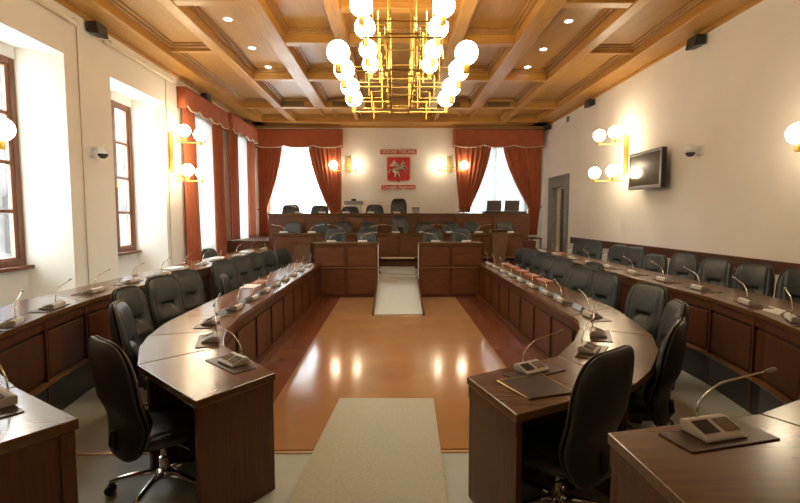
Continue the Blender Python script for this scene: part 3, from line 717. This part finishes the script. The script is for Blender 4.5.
# ================================================================== curtains
def folds(bm, A, B, C, D, zt, zb, nf, amp, axis, nz=26, tie=None, nu=None, thick=.008):
    """drape between top span A-B and bottom span C-D along an axis; tie=(z, c, half)"""
    nu = nu or nf*8
    V = []
    for j in range(nz+1):
        z = zt+(zb-zt)*j/nz
        if tie:
            tz, t0, t1 = tie
            if z >= tz:
                q = (zt-z)/(zt-tz); e = q**1.7; lo = A[0]+(t0-A[0])*e; hi = B[0]+(t1-B[0])*e
            else:
                q = min(1, (tz-z)/(tz-zb)); lo = t0+(C[0]-t0)*q**.6; hi = t1+(D[0]-t1)*q**.6
        else:
            q = j/nz; lo = A[0]+(C[0]-A[0])*q; hi = B[0]+(D[0]-B[0])*q
        wr = abs(hi-lo)/abs(B[0]-A[0])
        row = []
        for i in range(nu+1):
            u = i/nu; p = lo+(hi-lo)*u
            ph = u*nf*2*PI+.5*math.sin(u*7)
            o = A[1]+amp*(math.sin(ph)+.35*math.sin(ph*2.3+1+z*.4))*(.55+.45*min(1, wr*1.4))
            row.append(bm.verts.new((p, o, z) if axis == 'X' else (o, p, z)))
        V.append(row)
    for a, b in zip(V, V[1:]):
        for i in range(nu): bm.faces.new((a[i], a[i+1], b[i+1], b[i]))
def add_solid(o, t=.01):
    md = o.modifiers.new('solid', 'SOLIDIFY'); md.thickness = t; md.offset = 0; return o
def valance(bm, tr, a, b, off, zt, zb, axis, sgn, nsc, ret):
    """gathered pelmet with scalloped lower edge"""
    nu = nsc*16; V = []; low = []
    for j in range(9):
        row = []
        for i in range(nu+1):
            u = i/nu; sc = abs(math.sin(u*nsc*PI))
            zl = zb + .05*(1-sc)**2
            zz = zt+(zl-.02*sc-zt)*j/8
            o = off + sgn*(.02*j/8+.012*math.sin(u*nsc*4*PI)*(j/8))
            p = a+(b-a)*u
            row.append(bm.verts.new((p, o, zz) if axis == 'X' else (o, p, zz)))
            if j == 8: low.append((p, o, zz) if axis == 'X' else (o, p, zz))
        V.append(row)
    for r0, r1 in zip(V, V[1:]):
        for i in range(nu): bm.faces.new((r0[i], r0[i+1], r1[i+1], r1[i]))
    for p in (a, b):           # end returns and top board
        q = [(p, off, zb), (p, ret, zb), (p, ret, zt), (p, off, zt)] if axis == 'X' else [(off, p, zb), (ret, p, zb), (ret, p, zt), (off, p, zt)]
        bm.faces.new([bm.verts.new(v) for v in q])
    q = [(a, off, zt), (b, off, zt), (b, ret, zt), (a, ret, zt)] if axis == 'X' else [(off, a, zt), (off, b, zt), (ret, b, zt), (ret, a, zt)]
    bm.faces.new([bm.verts.new(v) for v in q])
    tube(tr, low, .016, 6)
def curtain_set(label, axis, a, b, off, ret, zt, zb, sgn, panels, sheer, nsc, sm='sheer', sf=7):
    mid_ = (a+b)/2
    t = thing('window_curtain', label, 'curtain', ((mid_, off, 0) if axis == 'X' else (off, mid_, 0)))
    bm = NB(); tr = NB(); valance(bm, tr, a, b, off, zt, zb, axis, sgn, nsc, ret)
    vv = add_solid(obj('pelmet', bm, 'curtain', t, smooth=True, world=True)); obj('fringe', tr, 'trimc', vv, smooth=True, world=False)
    # fringe was built in world coordinates; move it into the frame of the curtain
    fr = vv.children[0]; fr.data.transform(Matrix.Translation(-Vector(t.location)))
    for (A, B, C, D, z1, z0, tie, nf) in panels:
        bm = NB(); po = off - sgn*.10
        folds(bm, (A, po), (B, po), (C, po), (D, po), z1, z0, nf, .035, axis, tie=tie)
        c = add_solid(obj('curtain_panel', bm, 'curtain', t, smooth=True, world=True))
        if tie:
            tz, t0, t1 = tie; bm = NB(); r = .02
            rx = abs(t1-t0)/2+.03; cx = (t0+t1)/2
            ring = [(cx+rx*math.cos(k*PI/10), po+.07*math.sin(k*PI/10), tz+.02*math.cos(k*PI/10)) for k in range(21)]
            if axis == 'Y': ring = [(q[1]-po+po, q[0], q[2]) for q in ring]
            tube(bm, ring, .022, 6, cap=False)
            tb = obj('tieback', bm, 'curtain', c, smooth=True); tb.data.transform(Matrix.Translation(-Vector(t.location)))
    sa, sb, sz1, sz0 = sheer
    bm = NB(); so = off - sgn*.17
    folds(bm, (sa, so), (sb, so), (sa, so), (sb, so), sz1, sz0, max(8, int(abs(sb-sa)*sf)), .018 if sm == 'sheer' else .04, axis, nz=4)
    part_label(obj('sheer_curtain', bm, sm, t, smooth=True, world=True), 'white translucent sheer')
    return t
# left wall, windows three and four
curtain_set('terracotta curtain with scalloped pelmet around the third window of the left wall', 'Y', 10.12, 12.62, -4.36, XL+.005, 4.42, 3.98, 1,
    [(10.15,10.75,10.15,10.95,4.3,.25,None,5), (11.75,12.5,11.85,12.55,4.3,.25,None,4)], (10.6, 12.3, 4.25, .3), 4)
curtain_set('terracotta curtain with scalloped pelmet around the fourth window of the left wall, by the corner', 'Y', 12.85, 15.25, -4.34, XL+.005, 4.47, 4.0, 1,
    [(12.9,13.6,12.9,13.6,4.3,1.06,None,5), (14.45,15.2,14.45,15.2,4.3,1.06,None,4)], (13.3, 15.0, 4.25, 1.07), 4)
# far wall
curtain_set('tied-back terracotta curtains and white sheer of the far window left of the crest', 'X', bx(258), bx(343), 15.36, YB-.005, 4.50, 3.93, -1,
    [(bx(259),bx(285),bx(259),bx(270),4.4,1.06,(1.95,bx(259.5),bx(267)),6), (bx(308),bx(342),bx(330),bx(341),4.4,1.06,(1.80,bx(330.5),bx(341.5)),8)], (bx(272), bx(334), 4.35, 1.15), 3)
curtain_set('tied-back terracotta curtains and white sheer of the far window right of the crest', 'X', bx(453), bx(542), 15.36, YB-.005, 4.52, 3.95, -1,
    [(bx(454),bx(492),bx(459),bx(470),4.4,1.85,(2.05,bx(459.5),bx(471)),8), (bx(501),bx(541.5),bx(529),bx(538),4.4,1.1,(2.0,bx(529),bx(541)),8)], (bx(463), bx(536), 4.35, 1.15), 3, 'sheer_dense', 5)

# ================================================================== lamps
def lamp_globe(parent, c, arm_from=None, r=.122):
    bm = NB(); ball(bm, c, r, u=24, v=16); g = obj('lamp_globe', bm, 'globe', parent, smooth=True)
    bm = NB(); lathe(bm, [(.026, -r-.085), (.03, -r-.08), (.03, -r+.012), (.04, -r+.02), (.02, -r+.025)], c, 14); obj('lamp_holder', bm, 'brass', parent)
    return g
def sconce(label, loc, rz, globes, group):
    """local: wall plane at y=0, lamp projects to -y"""
    t = thing('wall_lamp', label, 'lamp', loc, rz, group)
    bm = NB()
    for x in (-.05, .0, .05): tube(bm, [(x, -.035, -.42), (x, -.035, .42)], .017, 10)
    box(bm, -.08, .08, -.02, 0, -.36, .36); obj('backplate', bm, 'brass', t)
    bm = NB()
    zz = sorted(set(g[2] for g in globes))
    for gx, gy, gz in globes:
        hz = gz-.13-.05
        tube(bm, [(0, -.04, hz), (0, gy, hz), (gx, gy, hz)], .008, 6)
        tube(bm, [(0, -.04, hz+.09), (0, gy*.55, hz+.09), (0, gy*.55, hz)], .006, 6)
    for x in (-.12, .12): tube(bm, [(x, -.10, min(zz)-.12), (x, -.10, max(zz)-.02)], .006, 6)
    obj('arms', bm, 'brass', t)
    for g in globes: lamp_globe(t, g)
    return t
GS = 'brass wall lamps with opal globes'
sconce('brass wall lamp with four lit globes on the left wall before the curtains', (XL, 9.72, 3.02), PI/2, [(-.12,-.36,.40),(.14,-.56,.36),(-.06,-.38,-.37),(.14,-.58,-.41)], GS)
sconce('brass wall lamp with four lit globes on the right wall left of the television', (XR, 10.05, 3.02), -PI/2, [(.0,-.60,.40),(.12,-.34,.45),(-.06,-.65,-.38),(.12,-.36,-.35)], GS)
sconce('wall lamp whose one lit globe shows at the left photo edge', (XL, 4.850, 3.02), PI/2, [(.10,-.52,-0.410)], GS)
sconce('wall lamp whose one lit globe shows at the right photo edge', (XR, 5.390, 3.02), -PI/2, [(.06,-.38,-0.370)], GS)
def far_sconce(label, x, gx):
    t = thing('wall_lamp', label, 'lamp', (x, YB, 3.4), 0, 'brass wall lamps beside the crest')
    bm = NB()
    for q in (-.06, 0, .06): tube(bm, [(q, -.04, -.25), (q, -.04, .28)], .018, 8)
    obj('backplate', bm, 'brass', t)
    bm = NB(); lo = min(gx)-.0; hi = max(gx)+.0
    for g in gx: tube(bm, [(0, -.05, -.22), (0, -.28, -.22), (g, -.28, -.22)], .010, 6)
    tube(bm, [(-.25, -.2, -.10), (.25, -.2, -.10)], .009, 6); tube(bm, [(0, -.05, -.1), (0, -.2, -.1)], .009, 6)
    for q in (-.25, .25): tube(bm, [(q, -.2, -.1), (q, -.2, -.30)], .009, 6)
    obj('arms', bm, 'brass', t)
    for g in gx: lamp_globe(t, (g, -.28, -.04), r=.135 if abs(g) > .3 and g*x > 0 else .105)
far_sconce('brass lamp with two globes on the far wall left of the red crest', bx(349.5, 15.6), [-.48, .24])
far_sconce('brass lamp with two globes on the far wall right of the red crest', bx(449, 15.6), [-.36, .45])

# chandelier
def chandelier():
    cy = 5.65
    t = thing('chandelier', 'large brass lattice chandelier with sixteen lit opal globes hanging over the middle', 'chandelier', (.085, cy, 3.0))
    X0, Y0, Z0 = t.location
    rows = [4.75, 5.3, 5.98, 6.55]
    for y in rows:
        for s in (-1, 1):
            lamp_globe(t, (s*.63, y-Y0, 3.32-Z0), r=.113); lamp_globe(t, (s*.40, y-Y0, 3.77-Z0), r=.113)
    br = NB()
    for i, y in enumerate(rows):
        yy = y-Y0
        for s in (-1, 1):
            zb = 3.14-Z0; zu = 3.58-Z0
            bm = NB()
            tube(bm, [(s*.63, yy, zb), (s*.12, yy, zb), (s*.12, yy, zu+.08), (s*.22, yy, zu+.08)], .009, 4)
            tube(bm, [(s*.40, yy, zu), (s*.17, yy, zu), (s*.17, yy, zb+.12), (s*.36, yy, zb+.12), (s*.36, yy, zb-.10)], .009, 4)
            tube(bm, [(s*.50, yy+.06, zb+.06), (s*.24, yy+.06, zb+.06), (s*.24, yy+.06, zu+.16)], .007, 4)
            obj('arm', bm, 'brass', t)
    bm = NB()
    for z, x in ((3.14, .12), (3.30, .17), (3.58, .17), (3.66, .12)):
        for s in (-1, 1): tube(bm, [(s*x, rows[0]-Y0-.1, z-Z0), (s*x, rows[-1]-Y0+.1, z-Z0)], .010, 4)
    for y in (4.70, 5.15, 5.65, 6.2, 6.6):
        for z in (3.14, 3.48): tube(bm, [(-.17, y-Y0, z-Z0), (.17, y-Y0, z-Z0)], .009, 4)
    tube(bm, [(-.38, 4.62-Y0, 3.30-Z0), (-.38, 4.62-Y0, 3.42-Z0), (.38, 4.62-Y0, 3.42-Z0), (.38, 4.62-Y0, 3.22-Z0)], .010, 4)
    tube(bm, [(-.28, 4.60-Y0, 3.86-Z0), (-.28, 4.60-Y0, 3.56-Z0), (.28, 4.60-Y0, 3.56-Z0), (.28, 4.60-Y0, 3.86-Z0)], .010, 4)
    for y in (4.9, 6.35):
        tube(bm, [(-.12, y-Y0, 3.14-Z0), (.12, y-Y0, 3.14-Z0)], .010, 4)
    obj('lattice_frame', bm, 'bronze', t)
    bm = NB()
    for s in (-1, 1):
        for y in (4.95, 6.35): tube(bm, [(s*.14, y-Y0, 3.6-Z0), (s*.14, y-Y0, 4.7-Z0)], .012, 8)
    obj('hanging_rods', bm, 'brass', t)
    bm = NB(); box(bm, -.2, .2, 4.9-Y0, 6.4-Y0, 4.66-Z0, 4.72-Z0); box(bm, -.08, .08, 5.4-Y0, 5.9-Y0, 4.72-Z0, 4.87-Z0); obj('canopy', bm, 'brass', t, bev=.005)
chandelier()
# downlights
pos = []
for x, side in ((-2.66, 'left'), (2.83, 'right')):
    for i, y in enumerate((7.83, 9.12, 10.25 if side == 'left' else 10.18)):
        t = thing('ceiling_downlight', 'small round lit downlight on the %s of the chandelier, %s from the near end' % (side, ORD[i]), 'ceiling light', (x, y, REC), 0, 'downlights in the wooden ceiling')
        bm = NB(); lathe(bm, [(.055, -.006), (.075, -.012), (.085, -.006), (.085, .0)], seg=24); obj('rim', bm, 'white', t)
        bm = NB(); lathe(bm, [(.001, -.010), (.056, -.010), (.056, -.004)], seg=24); obj('lens', bm, 'spot', t)
        l = bpy.data.lights.new('spot', 'SPOT'); l.energy = 45; l.spot_size = 1.6; l.spot_blend = .8; l.color = (.95, .95, 1); l.shadow_soft_size = .05
        lo = bpy.data.objects.new('downlight_beam', l); COL.objects.link(lo); lo.location = (0, 0, -.03); lo.parent = t
# vents in the cross beam
for i, (a, b) in enumerate(((285,306),(334,348),(445,459),(486,508))):
    bm = NB(); X0, X1 = bx(a, 13.0), bx(b, 13.0)
    box(bm, X0, X1, 12.975, 12.99, H+.035, H+.15); t = tag(obj('ceiling_vent', bm, 'vent', bev=.003), 'dark slotted vent in the far cross beam, %s from the left' % ORD[i], 'vent', 'vents in the far cross beam')
    bm = NB()
    for k in range(5): box(bm, X0+.01, X1-.01, 12.968, 12.975, H+.045+k*.02, H+.052+k*.02)
    obj('slats', bm, 'bronze', t)

# ================================================================== wall things
t = thing('television', 'wide flat television hanging on the right wall', 'television', (XR-.01, 8.92, 2.59))
bm = NB(); box(bm, -.20, -.12, -.58, .58, -.355, .355); obj('housing', bm, 'blackp', t, bev=.01)
bm = NB()
for y0, y1, z0, z1 in ((-.58,.58,.30,.355),(-.58,.58,-.355,-.295),(-.58,-.525,-.295,.30),(.525,.58,-.295,.30)): box(bm, -.215, -.20, y0, y1, z0, z1)
obj('bezel', bm, 'bezel', t, bev=.004)
bm = NB(); box(bm, -.206, -.20, -.525, .525, -.295, .30); obj('screen', bm, 'screen', t)
bm = NB(); box(bm, -.12, -.0, -.10, .10, -.15, .15); obj('bracket', bm, 'blackp', t)
def dome(label, loc, sgn):
    t = thing('dome_camera', label, 'camera', loc, 0, 'white dome cameras on the side walls')
    bm = NB(); box(bm, -.02, 0, -.07, .07, -.07, .09) if sgn < 0 else box(bm, 0, .02, -.07, .07, -.07, .09); tube(bm, [(0, 0, .05), (sgn*.16, 0, .05)], .028, 10); obj('bracket', bm, 'white', t, bev=.004)
    bm = NB(); lathe(bm, [(.075, -.03), (.085, .0), (.085, .05), (.06, .09), (.02, .10)], (sgn*.17, 0, 0), 20); obj('housing', bm, 'white', t, smooth=True)
    bm = NB(); lathe(bm, [(.002, -.10), (.04, -.09), (.065, -.06), (.073, -.03), (.05, -.028)], (sgn*.17, 0, 0), 20); obj('dome', bm, 'doom', t, smooth=True)
dome('white dome camera on the left wall between the two bare windows', (XL, 7.22, 2.68), 1)
dome('white dome camera on the right wall right of the television', (XR, 7.62, 2.77), -1)
def speaker(label, loc, rz):
    t = thing('ceiling_speaker', label, 'speaker', loc, rz, 'black speakers under the ceiling edge')
    bm = NB(); prism_ax(bm, [(-.20, -.10), (-.03, -.07), (-.03, .07), (-.17, .09)], -.14, .14, 'X'); obj('cabinet', bm, 'blackp', t, bev=.02)
    bm = NB(); prism_ax(bm, [(-.206, -.09), (-.20, -.09), (-.172, .08), (-.178, .08)], -.12, .12, 'X'); obj('grille', bm, 'vent', t)
    bm = NB(); tube(bm, [(0, 0, .03), (-.06, 0, .0)], .02, 8); obj('bracket', bm, 'blackp', t)
for i, y in enumerate((7.32, 11.4, 14.4)): speaker('small black speaker high on the left wall, %s from the near end' % ORD[i], (XL, y, 4.50), PI/2)
for i, y in enumerate((7.7, 11.8, 15.0)): speaker('small black speaker high on the right wall, %s from the near end' % ORD[i], (XR, y, 4.50), -PI/2)
bm = NB(); box(bm, XR-.02, XR, 13.35, 13.65, 4.33, 4.58); t = tag(obj('wall_vent', bm, 'white', bev=.004), 'small pale square vent high on the right wall above the door', 'vent')
bm = NB(); box(bm, XR-.025, XR-.02, 13.40, 13.60, 4.38, 4.53); obj('grille', bm, 'mic_grille', t)
t = thing('light_switch', 'small white switch on the right wall beside the door', 'switch', (XR, 12.95, 1.42))
bm = NB(); box(bm, -.012, 0, -.05, .05, -.06, .06); obj('switch_plate', bm, 'white', t, bev=.003)
bm = NB(); box(bm, -.02, -.012, -.015, .015, -.03, .03); obj('rocker', bm, 'paper', t, bev=.002)
# curtain rails over the two bare windows
for (a, b, l) in ((4.5, 6.9, 'nearest'), (7.55, 9.75, 'second')):
    t = thing('curtain_rail', 'empty cream curtain rail above the %s bare window of the left wall' % l, 'curtain rail', (XL, (a+b)/2, 4.42), 0, 'empty curtain rails')
    L = (b-a)/2
    bm = NB(); box(bm, .07, .10, -L, L, -.02, .02); box(bm, .12, .14, -L+.1, L-.1, -.02, .015); obj('track', bm, 'cream', t, bev=.004)
    for y in (-L+.1, 0, L-.1):
        bm = NB(); box(bm, 0, .12, y-.02, y+.02, .015, .04); obj('bracket', bm, 'conduit', t)
for i, (x, y, zb, l) in enumerate(((XL+.01, 7.0, .15, 'between the two bare windows, running under the camera'), (XL+.01, 9.62, .15, 'just before the curtained windows'))):
    bm = NB(); tube(bm, [(x, y, zb), (x, y, 4.42)], .008, 6); tag(obj('wall_cable', bm, 'conduit', smooth=True), 'thin vertical cable on the left wall '+l, 'cable')

# crest and plaques
cx, cz = (398.5-394)/FAR*15.62, 3.26
t = thing('wall_crest', 'red shield with a silver winged horse on the far wall', 'crest', (cx, YB, cz))
w2, h2 = .385, .40
out = [(-w2, h2), (w2, h2), (w2+.008, .1), (w2, -h2+.07), (w2-.06, -h2+.01), (.06, -h2+.005), (0, -h2-.055), (-.06, -h2+.005), (-w2+.06, -h2+.01), (-w2, -h2+.07), (-w2-.008, .1)]
bm = NB(); prism_ax(bm, out, -.05, 0, 'Y'); obj('shield', bm, 'red', t, bev=.012)
bm = NB()
def tp(pts, rs): tube(bm, [(p[0], -.065, p[1]) for p in pts], rs, 8)
tp([(-.17,-.06),(-.10,-.03),(0,.01),(.09,.06),(.13,.09)], [.05,.075,.065,.07,.05])          # trunk
tp([(.10,.07),(.12,.17),(.15,.24)], [.06,.045,.035]); tp([(.13,.24),(.19,.21),(.23,.17)], [.038,.03,.02])   # neck, head
tp([(.14,.27),(.13,.31)], [.014,.005])
tp([(.12,.07),(.22,.10),(.27,.02),(.30,.0)], [.04,.025,.016,.014]); tp([(.10,.02),(.20,-.01),(.24,-.09),(.27,-.11)], [.035,.024,.015,.014])
tp([(-.15,-.05),(-.08,-.15),(-.13,-.23),(-.08,-.26)], [.06,.035,.018,.015]); tp([(-.12,-.04),(.0,-.13),(.02,-.24),(.06,-.27)], [.05,.032,.018,.015])
tp([(-.20,-.05),(-.28,-.02),(-.31,-.10),(-.28,-.17)], [.02,.03,.025,.006])
for k in range(6): tp([(.05,.07),(-.08-.015*k,.11+.03*k),(-.30+.035*k,.10+.042*k)], [.022,.026,.010])
obj('winged_horse', bm, 'silver', t, smooth=True)
bm = NB()
for k in range(len(out)):
    p, q = out[k], out[(k+1) % len(out)]; tube(bm, [(p[0]*.97, -.052, p[1]*.97), (q[0]*.97, -.052, q[1]*.97)], .006, 5)
obj('border', bm, 'cream', t)
def plaque(label, txt, c, wd, ht, size):
    t = thing('wall_plaque', label, 'plaque', (c[0], YB, c[1]))
    bm = NB(); box(bm, -wd/2, wd/2, -.03, 0, -ht/2, ht/2); obj('board', bm, 'red', t, bev=.006)
    cu = bpy.data.curves.new('lettering', 'FONT'); cu.body = txt; cu.align_x = 'CENTER'; cu.align_y = 'CENTER'; cu.size = size; cu.extrude = .004; cu.offset = .0025
    tmp = bpy.data.objects.new('tmp', cu); COL.objects.link(tmp); bpy.context.view_layer.update()
    me = bpy.data.meshes.new_from_object(tmp.evaluated_get(bpy.context.evaluated_depsgraph_get())); bpy.data.objects.remove(tmp)
    xs = [v.co.x for v in me.vertices]; k = (wd*.93)/(max(xs)-min(xs))
    me.transform(Matrix.Translation((0, -.034, 0)) @ Matrix.Rotation(PI/2, 4, 'X') @ Matrix.Diagonal((k, 1, 1, 1)))
    me.materials.clear(); me.materials.append(M['cream']); o = bpy.data.objects.new('lettering', me); COL.objects.link(o); o.parent = t
plaque('red plaque above the crest with cream capitals reading REGIONE TOSCANA', 'REGIONE TOSCANA', (cx, 3.82), 1.19, .15, .145)
plaque('red plaque below the crest with cream letters reading Consiglio Regionale', 'Consiglio Regionale', (cx, 2.67), 1.12, .14, .14)
